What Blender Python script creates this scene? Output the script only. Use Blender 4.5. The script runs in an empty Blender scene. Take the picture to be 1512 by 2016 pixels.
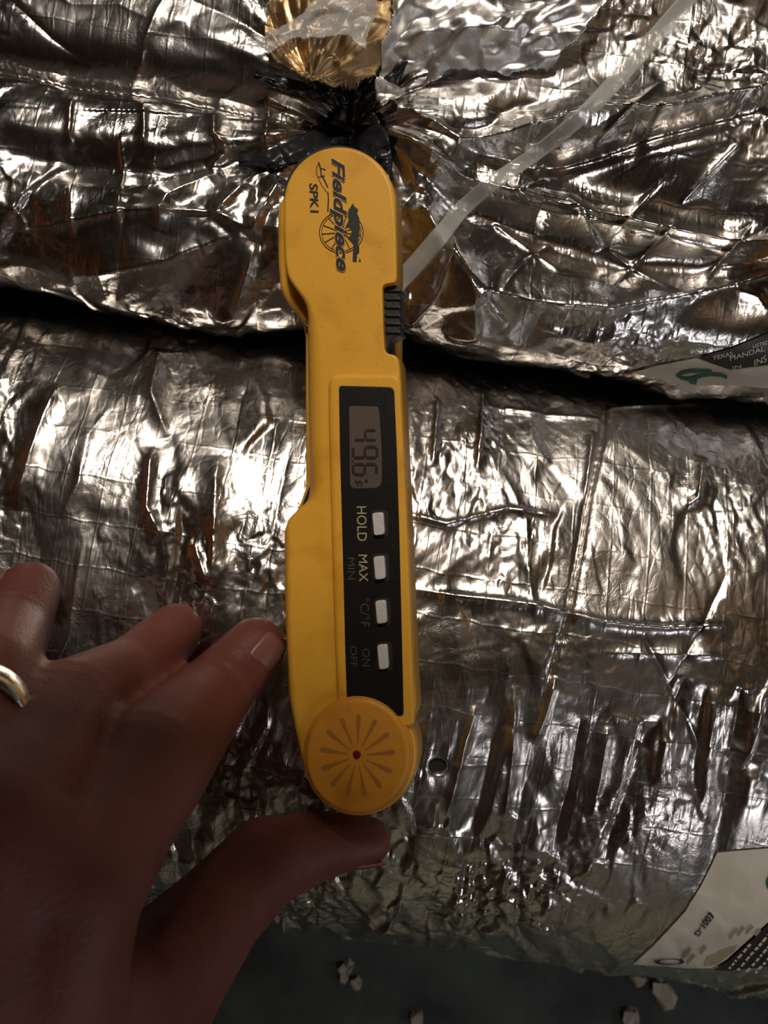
import bpy, bmesh, math, random
import numpy as np
from mathutils import Vector, Matrix
from mathutils.bvhtree import BVHTree
from mathutils.geometry import tessellate_polygon

S = bpy.context.scene
COL = S.collection
R = math.radians
FPX = 1760.0          # focal length in pixels of the 1512 x 2016 frame
HC = 0.36             # camera height above the floor

# ------------------------------------------------------------------ camera
cd = bpy.data.cameras.new('camera'); cam = bpy.data.objects.new('camera', cd); COL.objects.link(cam)
cam.location = (0, 0, HC); cam.rotation_euler = (0, 0, 0)
cd.sensor_fit = 'VERTICAL'; cd.sensor_height = 36.0; cd.lens = 36.0 * FPX / 2016.0
cd.clip_start = 0.002; cd.clip_end = 20
cd.dof.use_dof = True; cd.dof.focus_distance = 0.226; cd.dof.aperture_fstop = 18
S.camera = cam
# ------------------------------------------------------------------ world, exposure
w = bpy.data.worlds.new('world'); S.world = w; w.use_nodes = True
w.node_tree.nodes['Background'].inputs[0].default_value = (0.030, 0.022, 0.016, 1)
w.node_tree.nodes['Background'].inputs[1].default_value = 1.0
S.view_settings.view_transform = 'Standard'; S.view_settings.look = 'None'
S.view_settings.gamma = 1; S.view_settings.exposure = 0.0; S.view_settings.use_curve_mapping = False
# ------------------------------------------------------------------ lamps of the crawl space, and washes added to light its walls
def area(name, loc, target, sx, sy, power, color, spread=180):
    l = bpy.data.lights.new(name, 'AREA'); l.shape = 'RECTANGLE'; l.size = sx; l.size_y = sy
    l.energy = power; l.color = color; l.spread = R(spread)
    o = bpy.data.objects.new(name, l); COL.objects.link(o); o.location = loc
    o.rotation_euler = (Vector(target) - Vector(loc)).to_track_quat('-Z', 'Y').to_euler()
    return o
area('work_lamp', (0.015, 0.52, 0.80), (0.0, 0.03, 0.12), 0.14, 0.11, 3.9, (1.0, 0.89, 0.78))
area('far_lamp', (0.14, 1.10, 0.85), (0, 0.0, 0.1), 0.12, 0.10, 0.8, (1.0, 0.90, 0.78))
area('hand_lamp', (0.27, -0.37, 0.52), (0.06, -0.05, 0.1), 0.08, 0.05, 0.24, (0.96, 0.94, 1.0))
area('side_lamp', (0.75, -0.35, 0.36), (0.07, -0.05, 0.1), 0.12, 0.10, 0.30, (0.98, 0.96, 1.0))
area('added_ceiling_wash', (0.55, 0.45, 0.95), (0.75, 0.55, 1.6), 0.30, 0.30, 1.9, (1.0, 0.90, 0.80))  # this and the next three are added, to brighten walls mirrored in the foil
area('added_front_wash', (0.25, -0.75, 0.55), (0.3, -1.4, 0.25), 0.30, 0.20, 3.2, (1.0, 0.92, 0.80))
area('added_left_wash', (-0.8, 0.35, 0.7), (-1.5, 0.3, 0.6), 0.25, 0.25, 1.1, (1.0, 0.74, 0.50))
area('added_wall_wash', (0.70, -0.10, 0.60), (1.5, -0.2, 0.5), 0.30, 0.30, 1.8, (1.0, 0.90, 0.80))

# ================================================================== helpers
def ray(px, py):
    return Vector(((px - 756) / FPX, -(py - 1008) / FPX, -1.0))
def at(px, py, z):
    r = ray(px, py); t = HC - z
    return Vector((r.x * t, r.y * t, z))
def atd(px, py, d):
    return at(px, py, HC - d)

def tag(o, label=None, cat=None, group=None, kind=None):
    if label: o['label'] = label
    if cat: o['category'] = cat
    if group: o['group'] = group
    if kind: o['kind'] = kind
    return o
def empty(name, loc=(0, 0, 0)):
    o = bpy.data.objects.new(name, None); COL.objects.link(o); o.location = loc
    o.empty_display_size = 0.01
    return o
def link(name, me, m, parent=None, smooth=True, keep=False):
    o = bpy.data.objects.new(name, me); COL.objects.link(o)
    if m: me.materials.append(m)
    if smooth: me.polygons.foreach_set('use_smooth', [True] * len(me.polygons))
    if parent:
        o.parent = parent
        if keep:      # vertices given in world space: undo the parent's transform
            o.matrix_parent_inverse = parent_matrix(parent).inverted()
    return o
def parent_matrix(p):
    m = p.matrix_basis.copy()
    if p.parent: m = parent_matrix(p.parent) @ p.matrix_parent_inverse @ m
    return m
def from_pd(name, V, F, m, parent=None, smooth=True, keep=False):
    me = bpy.data.meshes.new(name); me.from_pydata([tuple(v) for v in V], [], F); me.update()
    return link(name, me, m, parent, smooth, keep)
def grid_mesh(name, P, m, parent=None, keep=False, mask=None):
    """P: (ny, nx, 3) array -> quad mesh."""
    ny, nx, _ = P.shape
    idx = np.arange(ny * nx).reshape(ny, nx)
    q = np.stack([idx[:-1, :-1], idx[:-1, 1:], idx[1:, 1:], idx[1:, :-1]], -1).reshape(-1, 4)
    if mask is not None: q = q[mask.reshape(-1)]
    me = bpy.data.meshes.new(name)
    me.vertices.add(ny * nx); me.vertices.foreach_set('co', P.astype(np.float32).reshape(-1))
    me.loops.add(q.size); me.loops.foreach_set('vertex_index', q.reshape(-1).astype(np.int32))
    me.polygons.add(len(q)); me.polygons.foreach_set('loop_start', (np.arange(len(q)) * 4).astype(np.int32))
    me.polygons.foreach_set('use_smooth', np.ones(len(q), bool))
    me.update(calc_edges=True); me.validate()
    o = bpy.data.objects.new(name, me); COL.objects.link(o); me.materials.append(m)
    if parent:
        o.parent = parent
        if keep: o.matrix_parent_inverse = parent_matrix(parent).inverted()
    return o, q

# ------------------------------------------------------------------ numpy noise
def _hash(ix, iy, seed):
    a = (ix.astype(np.int64) * 374761393 + iy.astype(np.int64) * 668265263 + seed * 2147483647) & 0xffffffff
    a = ((a ^ (a >> 13)) * 1274126177) & 0xffffffff
    a = ((a ^ (a >> 16)) * 2246822519) & 0xffffffff
    return ((a ^ (a >> 15)) & 0xffffff) / float(0xffffff)
def perlin(x, y, seed=0):
    xi = np.floor(x); yi = np.floor(y); fx = x - xi; fy = y - yi
    u = fx * fx * fx * (fx * (fx * 6 - 15) + 10); v = fy * fy * fy * (fy * (fy * 6 - 15) + 10)
    def g(ox, oy):
        a = _hash(xi + ox, yi + oy, seed) * 2 * np.pi
        return np.cos(a) * (fx - ox) + np.sin(a) * (fy - oy)
    n0 = g(0, 0) * (1 - u) + g(1, 0) * u; n1 = g(0, 1) * (1 - u) + g(1, 1) * u
    return (n0 * (1 - v) + n1 * v) * 1.5
def facets(x, y, scale, slope, seed, sharp=14.0, ang=0.0, aniso=1.0):
    """softly blended random planes: crumpled foil with flat facets and creases (metres)"""
    c, s = math.cos(ang), math.sin(ang)
    X = (c * x + s * y) / scale; Y = (-s * x + c * y) / scale / aniso
    X = X + 0.22 * perlin(X * 1.3, Y * 1.3, seed + 9); Y = Y + 0.22 * perlin(X * 1.3 + 7, Y * 1.3, seed + 10)
    xi = np.floor(X); yi = np.floor(Y)
    num = np.zeros_like(X); den = np.zeros_like(X)
    for ox in (-1, 0, 1):
        for oy in (-1, 0, 1):
            jx = xi + ox; jy = yi + oy
            cx = jx + _hash(jx, jy, seed) ; cy = jy + _hash(jx, jy, seed + 1)
            dx = X - cx; dy = Y - cy
            wgt = np.exp(-sharp * (dx * dx + dy * dy))
            a = _hash(jx, jy, seed + 2) * 2 * np.pi; m = slope * (0.4 + 1.2 * _hash(jx, jy, seed + 3))
            h = (np.cos(a) * dx + np.sin(a) * dy) * m + (_hash(jx, jy, seed + 4) - 0.5) * slope * 0.5
            num += wgt * h; den += wgt
    return scale * num / (den + 1e-9)
def ridged(x, y, seed, octs=2):
    h = 0; a = 1
    for k in range(octs):
        h = h + a * (1 - np.abs(perlin(x, y, seed + k)) * 2); x = x * 2.1; y = y * 2.1; a *= 0.5
    return h
def seg_fold(X, Y, Z, pts, width, amp, kind='ridge', taper=True):
    """add a fold along a polyline (2-D points) to the height field Z"""
    pts = [np.array(p, float) for p in pts]
    L = [0]
    for a, b in zip(pts, pts[1:]): L.append(L[-1] + np.linalg.norm(b - a))
    reach = width * 4
    xs = [p[0] for p in pts]; ys = [p[1] for p in pts]
    box = (X > min(xs) - reach) & (X < max(xs) + reach) & (Y > min(ys) - reach) & (Y < max(ys) + reach)
    if not box.any(): return
    x = X[box]; y = Y[box]; best = np.full(x.shape, 1e9); sgn = np.zeros_like(x); tt = np.zeros_like(x)
    for i, (a, b) in enumerate(zip(pts, pts[1:])):
        d = b - a; n = max(np.dot(d, d), 1e-12)
        t = np.clip(((x - a[0]) * d[0] + (y - a[1]) * d[1]) / n, 0, 1)
        ex = x - a[0] - t * d[0]; ey = y - a[1] - t * d[1]; dist = np.hypot(ex, ey)
        m = dist < best
        best = np.where(m, dist, best); sgn = np.where(m, np.sign(d[0] * ey - d[1] * ex), sgn)
        tt = np.where(m, (L[i] + t * math.sqrt(n)) / L[-1], tt)
    tp = np.clip(np.minimum(tt, 1 - tt) * 6, 0, 1) ** 0.7 if taper else 1
    if kind == 'ridge': h = np.exp(-best / width)
    elif kind == 'round': h = np.exp(-(best / width) ** 2)
    else: h = sgn * best / width * np.exp(-best / width) * 2
    Z[box] += amp * tp * h
def random_folds(X, Y, Z, n, lmin, lmax, width, amp, seed, ang0, dang, mask=None):
    rg = random.Random(seed)
    x0, x1, y0, y1 = X.min(), X.max(), Y.min(), Y.max()
    for k in range(n):
        cx = rg.uniform(x0, x1); cy = rg.uniform(y0, y1)
        if mask and rg.random() > mask(cx, cy): continue
        a = ang0 + rg.gauss(0, dang); l = rg.uniform(lmin, lmax)
        p = [(cx + math.cos(a) * l * t + rg.gauss(0, l * 0.03), cy + math.sin(a) * l * t + rg.gauss(0, l * 0.03)) for t in (-.5, -.15, .2, .5)]
        seg_fold(X, Y, Z, p, width * rg.uniform(.6, 1.6), amp * rg.choice((-1, 1)) * rg.uniform(.4, 1.3), rg.choice(('ridge', 'ridge', 'step')))

# ================================================================== materials
def mat(name):
    m = bpy.data.materials.new(name); m.use_nodes = True
    nt = m.node_tree; b = nt.nodes['Principled BSDF']
    return m, nt, b
def N(nt, t, **kw):
    n = nt.nodes.new(t)
    for k, v in kw.items():
        if hasattr(n, k): setattr(n, k, v)
        else: n.inputs[k].default_value = v
    return n
def simple(name, col, rough=.5, metal=0, bump=0, bscale=400, var=0, spec=None, alpha=None, trans=0):
    m, nt, b = mat(name)
    b.inputs['Base Color'].default_value = (*col, 1); b.inputs['Roughness'].default_value = rough
    b.inputs['Metallic'].default_value = metal
    if spec is not None: b.inputs['Specular IOR Level'].default_value = spec
    if alpha is not None: b.inputs['Alpha'].default_value = alpha
    if trans: b.inputs['Transmission Weight'].default_value = trans
    tc = N(nt, 'ShaderNodeTexCoord')
    if bump:
        n = N(nt, 'ShaderNodeTexNoise', Scale=bscale, Detail=4.0); nt.links.new(tc.outputs['Object'], n.inputs['Vector'])
        bp = N(nt, 'ShaderNodeBump', Strength=bump, Distance=0.0006)
        nt.links.new(n.outputs['Fac'], bp.inputs['Height']); nt.links.new(bp.outputs[0], b.inputs['Normal'])
    if var:
        n = N(nt, 'ShaderNodeTexNoise', Scale=bscale * .12, Detail=6.0); nt.links.new(tc.outputs['Object'], n.inputs['Vector'])
        r = N(nt, 'ShaderNodeValToRGB'); r.color_ramp.elements[0].position = .36; r.color_ramp.elements[1].position = .62
        r.color_ramp.elements[0].color = (*[c * (1 - var) for c in col], 1); r.color_ramp.elements[1].color = (*col, 1)
        nt.links.new(n.outputs['Fac'], r.inputs[0]); nt.links.new(r.outputs[0], b.inputs['Base Color'])
    return m
def foil(name, tint=(.86, .84, .82), rough=.17, fine=.55, scrim=True, ang=0.0, dirt=.35):
    """aluminised film: mirror with fine crinkles, faint reinforcing grid and dull patches"""
    m, nt, b = mat(name); tc = N(nt, 'ShaderNodeTexCoord')
    b.inputs['Metallic'].default_value = 1
    mp = N(nt, 'ShaderNodeMapping'); mp.inputs['Rotation'].default_value = (0, 0, ang)
    nt.links.new(tc.outputs['Object'], mp.inputs[0])
    v1 = N(nt, 'ShaderNodeTexNoise', Scale=260.0, Detail=5.0, Roughness=.62, Distortion=.8); nt.links.new(mp.outputs[0], v1.inputs['Vector'])
    mp2 = N(nt, 'ShaderNodeMapping'); mp2.inputs['Scale'].default_value = (1, .28, 1); nt.links.new(mp.outputs[0], mp2.inputs[0])
    v2 = N(nt, 'ShaderNodeTexVoronoi', Scale=330.0); v2.feature = 'DISTANCE_TO_EDGE'; 
    wob = N(nt, 'ShaderNodeTexNoise', Scale=90.0, Detail=2.0); nt.links.new(mp2.outputs[0], wob.inputs['Vector'])
    mx = N(nt, 'ShaderNodeMixRGB'); mx.blend_type = 'ADD'; mx.inputs[0].default_value = .012
    nt.links.new(mp2.outputs[0], mx.inputs[1]); nt.links.new(wob.outputs['Color'], mx.inputs[2]); nt.links.new(mx.outputs[0], v2.inputs['Vector'])
    cr = N(nt, 'ShaderNodeMath', operation='MINIMUM'); nt.links.new(v2.outputs['Distance'], cr.inputs[0]); cr.inputs[1].default_value = .22
    # patchiness of the crinkling
    pn = N(nt, 'ShaderNodeTexNoise', Scale=38.0, Detail=3.0); nt.links.new(tc.outputs['Object'], pn.inputs['Vector'])
    pr = N(nt, 'ShaderNodeMapRange'); pr.inputs['From Min'].default_value = .42; pr.inputs['From Max'].default_value = .62
    pr.inputs['To Min'].default_value = .15; pr.inputs['To Max'].default_value = 1.0; nt.links.new(pn.outputs['Fac'], pr.inputs['Value'])
    b1 = N(nt, 'ShaderNodeBump', Distance=0.0011); nt.links.new(v1.outputs['Fac'], b1.inputs['Height'])
    ms = N(nt, 'ShaderNodeMath', operation='MULTIPLY'); nt.links.new(pr.outputs[0], ms.inputs[0]); ms.inputs[1].default_value = fine
    nt.links.new(ms.outputs[0], b1.inputs['Strength'])
    b2 = N(nt, 'ShaderNodeBump', Distance=0.0010); b2.inputs['Strength'].default_value = fine * .7
    nt.links.new(cr.outputs[0], b2.inputs['Height']); nt.links.new(b1.outputs[0], b2.inputs['Normal'])
    last = b2
    if scrim:   # threads under the film, about 11 mm apart
        sp = N(nt, 'ShaderNodeSeparateXYZ'); nt.links.new(mp.outputs[0], sp.inputs[0])
        hs = []
        for ax, pitch in ((0, .0108), (1, .0122)):
            a = N(nt, 'ShaderNodeMath', operation='DIVIDE'); a.inputs[1].default_value = pitch; nt.links.new(sp.outputs[ax], a.inputs[0])
            wv = N(nt, 'ShaderNodeMath', operation='MULTIPLY_ADD'); nt.links.new(wob.outputs['Fac'], wv.inputs[0]); wv.inputs[1].default_value = .28; nt.links.new(a.outputs[0], wv.inputs[2])
            f = N(nt, 'ShaderNodeMath', operation='PINGPONG'); f.inputs[1].default_value = .5; nt.links.new(wv.outputs[0], f.inputs[0])
            r = N(nt, 'ShaderNodeMapRange'); r.inputs['From Max'].default_value = .045; r.inputs['To Min'].default_value = 1; r.inputs['To Max'].default_value = 0
            nt.links.new(f.outputs[0], r.inputs['Value']); hs.append(r)
        mxx = N(nt, 'ShaderNodeMath', operation='MAXIMUM'); nt.links.new(hs[0].outputs[0], mxx.inputs[0]); nt.links.new(hs[1].outputs[0], mxx.inputs[1])
        b3 = N(nt, 'ShaderNodeBump', Distance=0.00012); b3.inputs['Strength'].default_value = .35
        nt.links.new(mxx.outputs[0], b3.inputs['Height']); nt.links.new(b2.outputs[0], b3.inputs['Normal']); last = b3
    nt.links.new(last.outputs[0], b.inputs['Normal'])
    dn = N(nt, 'ShaderNodeTexNoise', Scale=30.0, Detail=7.0, Roughness=.65); nt.links.new(tc.outputs['Object'], dn.inputs['Vector'])
    cr2 = N(nt, 'ShaderNodeValToRGB'); e = cr2.color_ramp.elements
    e[0].position = .30; e[0].color = (*[c * (1 - dirt) for c in tint], 1); e[1].position = .62; e[1].color = (*tint, 1)
    nt.links.new(dn.outputs['Fac'], cr2.inputs[0]); nt.links.new(cr2.outputs[0], b.inputs['Base Color'])
    rr = N(nt, 'ShaderNodeMapRange'); rr.inputs['From Min'].default_value = .35; rr.inputs['From Max'].default_value = .65
    rr.inputs['To Min'].default_value = rough * 1.6; rr.inputs['To Max'].default_value = rough * .7
    nt.links.new(dn.outputs['Fac'], rr.inputs['Value']); nt.links.new(rr.outputs[0], b.inputs['Roughness'])
    return m

AX = R(-8.3)       # direction of the ducts in the plan
M_foil_low = foil('foil_lower', (.68, .64, .60), .23, .26, True, -AX)
M_foil_up = foil('foil_upper', (.74, .71, .68), .19, .22, True, -AX)
M_flap = foil('foil_flap', (.93, .91, .89), .34, .14, False)
M_gold_refl = foil('gold_reflection', (.64, .46, .25), .44, .25, False, 0, .35)  # warm reflection put into the foil's own colour as gold
M_floor = simple('dark_concrete', (.120, .150, .138), .8, bump=.6, bscale=200, var=.55)
M_wood = simple('rough_wood', (.24, .13, .07), .75, bump=.3, bscale=60, var=.5)
M_wall = simple('brown_wall', (.16, .10, .07), .8, var=.4, bscale=20)
M_wall2 = simple('green_grey_wall', (.17, .165, .12), .8, var=.4, bscale=20)
M_wall3 = simple('red_brown_wood_wall', (.38, .145, .05), .8, var=.6, bscale=16)
M_wall4 = simple('olive_wall', (.17, .20, .09), .8, var=.6, bscale=16)
M_batt = simple('kraft_paper', (.40, .30, .20), .7, var=.45, bscale=22)
M_chip = simple('pale_paint', (.55, .50, .40), .7, bump=.4, bscale=300)
M_yel = None
def make_yellow(name, col, rough):
    m, nt, b = mat(name); tc = N(nt, 'ShaderNodeTexCoord')
    n = N(nt, 'ShaderNodeTexNoise', Scale=62.0, Detail=7.0, Roughness=.6); nt.links.new(tc.outputs['Object'], n.inputs['Vector'])
    r = N(nt, 'ShaderNodeValToRGB'); e = r.color_ramp.elements
    e[0].position = .30; e[0].color = (col[0] * .80, col[1] * .72, col[2] * .7, 1); e[1].position = .50; e[1].color = (*col, 1)
    nt.links.new(n.outputs['Fac'], r.inputs[0])
    s = N(nt, 'ShaderNodeTexVoronoi', Scale=260.0); nt.links.new(tc.outputs['Object'], s.inputs['Vector'])
    sr = N(nt, 'ShaderNodeValToRGB'); sr.color_ramp.elements[0].position = .03; sr.color_ramp.elements[1].position = .075
    sr.color_ramp.elements[0].color = (.45, .38, .3, 1); sr.color_ramp.elements[1].color = (1, 1, 1, 1)
    nt.links.new(s.outputs['Distance'], sr.inputs[0])
    mx = N(nt, 'ShaderNodeMixRGB'); mx.blend_type = 'MULTIPLY'; mx.inputs[0].default_value = .5
    nt.links.new(r.outputs[0], mx.inputs[1]); nt.links.new(sr.outputs[0], mx.inputs[2]); nt.links.new(mx.outputs[0], b.inputs['Base Color'])
    b.inputs['Roughness'].default_value = rough; b.inputs['Specular IOR Level'].default_value = .4
    g = N(nt, 'ShaderNodeTexNoise', Scale=2600.0, Detail=2.0); nt.links.new(tc.outputs['Object'], g.inputs['Vector'])
    bp = N(nt, 'ShaderNodeBump', Strength=.25, Distance=.0002); nt.links.new(g.outputs['Fac'], bp.inputs['Height']); nt.links.new(bp.outputs[0], b.inputs['Normal'])
    return m
M_yel = make_yellow('yellow_plastic', (.80, .41, .040), .42)
M_yel2 = make_yellow('amber_plastic', (.72, .30, .03), .5)
M_groove = simple('dark_groove', (.42, .17, .02), .7)  # darker amber for the rays of the pivot cap
M_halo = simple('print_halo', (.72, .42, .10), .5)
M_black = simple('black_panel', (.008, .0065, .006), .4, bump=.1, bscale=500)
M_rub = simple('black_plastic', (.014, .013, .013), .48, bump=.15, bscale=900)
M_ink = simple('black_print', (.016, .014, .014), .5)
M_lcd = simple('lcd_glass', (.115, .085, .07), .3, var=.15, bscale=300)
M_seg = simple('lcd_segment', (.035, .023, .018), .35)
M_btn = simple('grey_button', (.60, .57, .53), .5, bump=.2, bscale=1200, var=.12)
M_let = simple('cream_print', (.42, .36, .20), .5)
M_let_worn = simple('worn_print', (.07, .058, .042), .5)
M_red = simple('red_rivet', (.16, .01, .008), .4)
M_label = simple('label_paper', (.60, .56, .48), .6, var=.12, bscale=500)
M_lblk = simple('label_black', (.022, .018, .016), .4)
M_lgrn = simple('label_green', (.01, .10, .055), .5)
M_lgry = simple('label_faded_print', (.30, .25, .19), .6)
M_stain = simple('label_stain', (.42, .34, .22), .6, var=.35, bscale=500)
M_ring = simple('ring_silver', (.85, .82, .76), .18, metal=1, bump=.15, bscale=900)
M_dark_refl = simple('dark_reflection', (.018, .019, .022), .30, bump=.5, bscale=260)  # near-black colour stands in for dark reflections in the foil folds
M_unseen_phone = simple('unseen_phone_black', (.01, .01, .01), .35)
M_strap = simple('strap_film', (.60, .60, .56), .35, bump=.3, bscale=300, alpha=.36)
M_film = simple('torn_film', (.55, .53, .50), .30, bump=.6, bscale=220, alpha=.45)
def skin():
    m, nt, b = mat('skin'); tc = N(nt, 'ShaderNodeTexCoord')
    n = N(nt, 'ShaderNodeTexNoise', Scale=38.0, Detail=5.0); nt.links.new(tc.outputs['Object'], n.inputs['Vector'])
    r = N(nt, 'ShaderNodeValToRGB'); e = r.color_ramp.elements
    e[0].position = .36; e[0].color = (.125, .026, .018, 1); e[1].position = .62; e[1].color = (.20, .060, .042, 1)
    nt.links.new(n.outputs['Fac'], r.inputs[0]); nt.links.new(r.outputs[0], b.inputs['Base Color'])
    b.inputs['Roughness'].default_value = .55
    b.inputs['Subsurface Weight'].default_value = .2; b.inputs['Subsurface Radius'].default_value = (.004, .0015, .0008); b.inputs['Subsurface Scale'].default_value = 1
    v = N(nt, 'ShaderNodeTexVoronoi', Scale=900.0); nt.links.new(tc.outputs['Object'], v.inputs['Vector'])
    bp = N(nt, 'ShaderNodeBump', Strength=.25, Distance=.0003); nt.links.new(v.outputs['Distance'], bp.inputs['Height']); nt.links.new(bp.outputs[0], b.inputs['Normal'])
    return m
M_skin = skin()
M_nail = simple('nail', (.22, .083, .062), .4)

# ================================================================== room shell
def box(name, lo, hi, m, parent=None):
    x0, y0, z0 = lo; x1, y1, z1 = hi
    V = [(x0, y0, z0), (x1, y0, z0), (x1, y1, z0), (x0, y1, z0), (x0, y0, z1), (x1, y0, z1), (x1, y1, z1), (x0, y1, z1)]
    F = [(3, 2, 1, 0), (4, 5, 6, 7), (0, 1, 5, 4), (1, 2, 6, 5), (2, 3, 7, 6), (3, 0, 4, 7)]
    return from_pd(name, V, F, m, parent, False)
RX, RY, RZ = 1.5, 1.4, 1.5
def shell(name, lo, hi, m): return tag(box(name, lo, hi, m), kind='structure')
shell('floor', (-RX, -RY, -.05), (RX, RY, 0), M_floor)
shell('ceiling', (-RX, -RY, RZ), (RX, RY, RZ + .05), M_batt)
shell('wall_left', (-RX - .05, -RY, -.05), (-RX, RY, RZ + .05), M_wall3)
shell('wall_right', (RX, -RY, -.05), (RX + .05, RY, RZ + .05), M_wall2)
shell('wall_back', (-RX, RY, -.05), (RX, RY + .05, RZ + .05), M_wall4)
shell('wall_front', (-RX, -RY - .05, -.05), (RX, -RY, RZ + .05), M_wall2)
ceil = bpy.data.objects['ceiling']
for k in range(7):
    x = -1.32 + k * .44
    box('joist', (x - .022, -RY, RZ - .18), (x + .022, RY, RZ), M_wood, ceil)

# ================================================================== LOWER DUCT
ca, sa = math.cos(AX), math.sin(AX)
def duct_frame(yc):
    """axis direction a, across direction b, both in plan; origin (0, yc)"""
    return np.array([ca, sa]), np.array([-sa, ca]), np.array([0.0, yc])
LA, LB, LO = duct_frame(-.0432)
A_, B_, ZC_ = .0955, .0585, .0600      # half width, half height, centre height
nu, nt_ = 900, 760
U = np.concatenate([np.linspace(-.36, -.155, 70, endpoint=False), np.linspace(-.155, .155, 760), np.linspace(.155, .36, 71)[1:]]); TH = np.linspace(R(-62), R(192), nt_)
Ug, Tg = np.meshgrid(U, TH)
# arc length along the ellipse
arc = np.concatenate([[0], np.cumsum(np.hypot(np.diff(A_ * np.cos(TH)), np.diff(B_ * np.sin(TH))))])
arc -= np.interp(R(90), TH, arc)
Sg = -np.broadcast_to(arc[:, None], Ug.shape).copy()     # s grows towards +b side reversed below
# theta measured so that cos>0 is the near (-b) side: y = -A cos(theta)
def low_uv(px, py):
    """pixel -> (u, s) on the smooth ellipse"""
    r = ray(px, py)
    o = np.array([0, 0, HC]); d = np.array(r)
    ou = LA @ (o[:2] - LO); ob = LB @ (o[:2] - LO); du = LA @ d[:2]; db = LB @ d[:2]
    a = (db / A_) ** 2 + (d[2] / B_) ** 2; b = 2 * (ob * db / A_ ** 2 + (o[2] - ZC_) * d[2] / B_ ** 2)
    c = (ob / A_) ** 2 + ((o[2] - ZC_) / B_) ** 2 - 1
    disc = b * b - 4 * a * c
    t = (-b - math.sqrt(max(disc, 0))) / (2 * a)
    u = ou + t * du; bb = ob + t * db; z = o[2] + t * d[2]
    th = math.atan2((z - ZC_) / B_, -bb / A_)
    return (u, -float(np.interp(th, TH, arc)))
SC = Sg   # s: positive towards the near (bottom of picture) side -> arc decreases with theta from near side
H = np.zeros_like(Ug)
X, Y = Ug, Sg
band = np.clip((-Sg + .0) / .05, 0, 1)            # 1 towards the seam (far side)
near = np.clip((Sg - .005) / .045, 0, 1)          # 1 towards the floor side
crump = .55 + .45 * np.clip(perlin(X * 22, Y * 22, 3) * 2 + .3, 0, 1)
H += .0018 * perlin(X * 16, Y * 16, 1) + .0009 * perlin(X * 34, Y * 22, 2)
lowcr = np.clip(.25 + perlin(X * 24, Y * 24, 5) * 1.6, .05, 1)
H += facets(X, Y, .023, .045, 11, 8, R(80), .5) * (.7 + .7 * near)
H += facets(X, Y, .0090, .10, 21, 11, R(78), .6) * (.15 * crump + .85 * near + .40 * lowcr * band)
H += facets(X, Y, .0036, .14, 31, 11, R(60), .9) * lowcr * (.5 + .9 * near) + facets(X, Y, .0017, .10, 41, 11, R(30), .9) * lowcr * (.35 + .5 * near)
H += .0003 * ridged(X * 80 + 10 * perlin(X * 8, Y * 8, 8), Y * 14, 44) * (.5 + near)
random_folds(X, Y, H, 150, .015, .06, .0010, .0006, 5, R(92), .14)
random_folds(X, Y, H, 26, .015, .04, .0011, .0005, 16, R(0), .10)
random_folds(X, Y, H, 260, .008, .030, .0013, .0015, 7, R(112), .35, lambda x, y: 1 if y > .03 else 0)
def lf(pts, width, amp, kind='ridge'): seg_fold(X, Y, H, [low_uv(*p) for p in pts], width, amp, kind)
lf([(810, 1160), (925, 1175), (1050, 1190), (1190, 1225), (1300, 1235), (1420, 1230), (1425, 1262)], .0013, .0022)
lf([(1190, 1285), (1430, 1290)], .0010, .0010)
lf([(1190, 780), (1185, 860), (1160, 980), (1120, 1200), (1060, 1400)], .0008, -.0022)
lf([(1190, 808), (1512, 805)], .0012, .0010); lf([(960, 800), (1100, 820), (1190, 830)], .0010, .0012)
lf([(862, 780), (852, 920)], .0012, .0016); lf([(950, 760), (940, 930)], .0012, .0018)
lf([(800, 1010), (880, 1030), (1000, 1000), (1100, 1015)], .0010, .0013)
lf([(1165, 850), (1150, 990)], .0012, .0018); lf([(1380, 900), (1370, 985), (1350, 1000)], .0016, .0022)
lf([(1430, 1130), (1300, 1380)], .0010, -.0008); lf([(1260, 1240), (1400, 1510)], .0012, -.0011)
rg = random.Random(12)
for k, x in enumerate((905, 962, 1003, 1070, 1112, 1178, 1215, 1292, 1330, 1385, 1440, 1482)):
    y0_ = rg.uniform(1330, 1450); l_ = rg.uniform(120, 280); sk = rg.uniform(.05, .32)
    lf([(x + sk * l_ * .6, y0_), (x + rg.uniform(-5, 5), y0_ + l_ * .6), (x - sk * l_ * .5, y0_ + l_)], rg.uniform(.0012, .0024), rg.choice((-1, 1)) * rg.uniform(.0012, .0026), rg.choice(('ridge', 'step', 'ridge')))
lf([(1450, 1480), (1400, 1700), (1380, 1760)], .0030, -.0045, 'round')
lf([(320, 690), (300, 780), (330, 860)], .0030, .0026); lf([(120, 760), (60, 900), (30, 1000)], .0035, .0024)
lf([(300, 880), (290, 1000), (320, 1060)], .0020, .0022); lf([(380, 1060), (410, 1150)], .0016, .0020)
lf([(430, 900), (420, 1160)], .0030, .0018)
cu, cs = low_uv(862, 1508)
r2 = np.hypot((X - cu) / .0020, (Y - cs) / .0017); H -= .009 * np.exp(-r2 ** 4)
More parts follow.
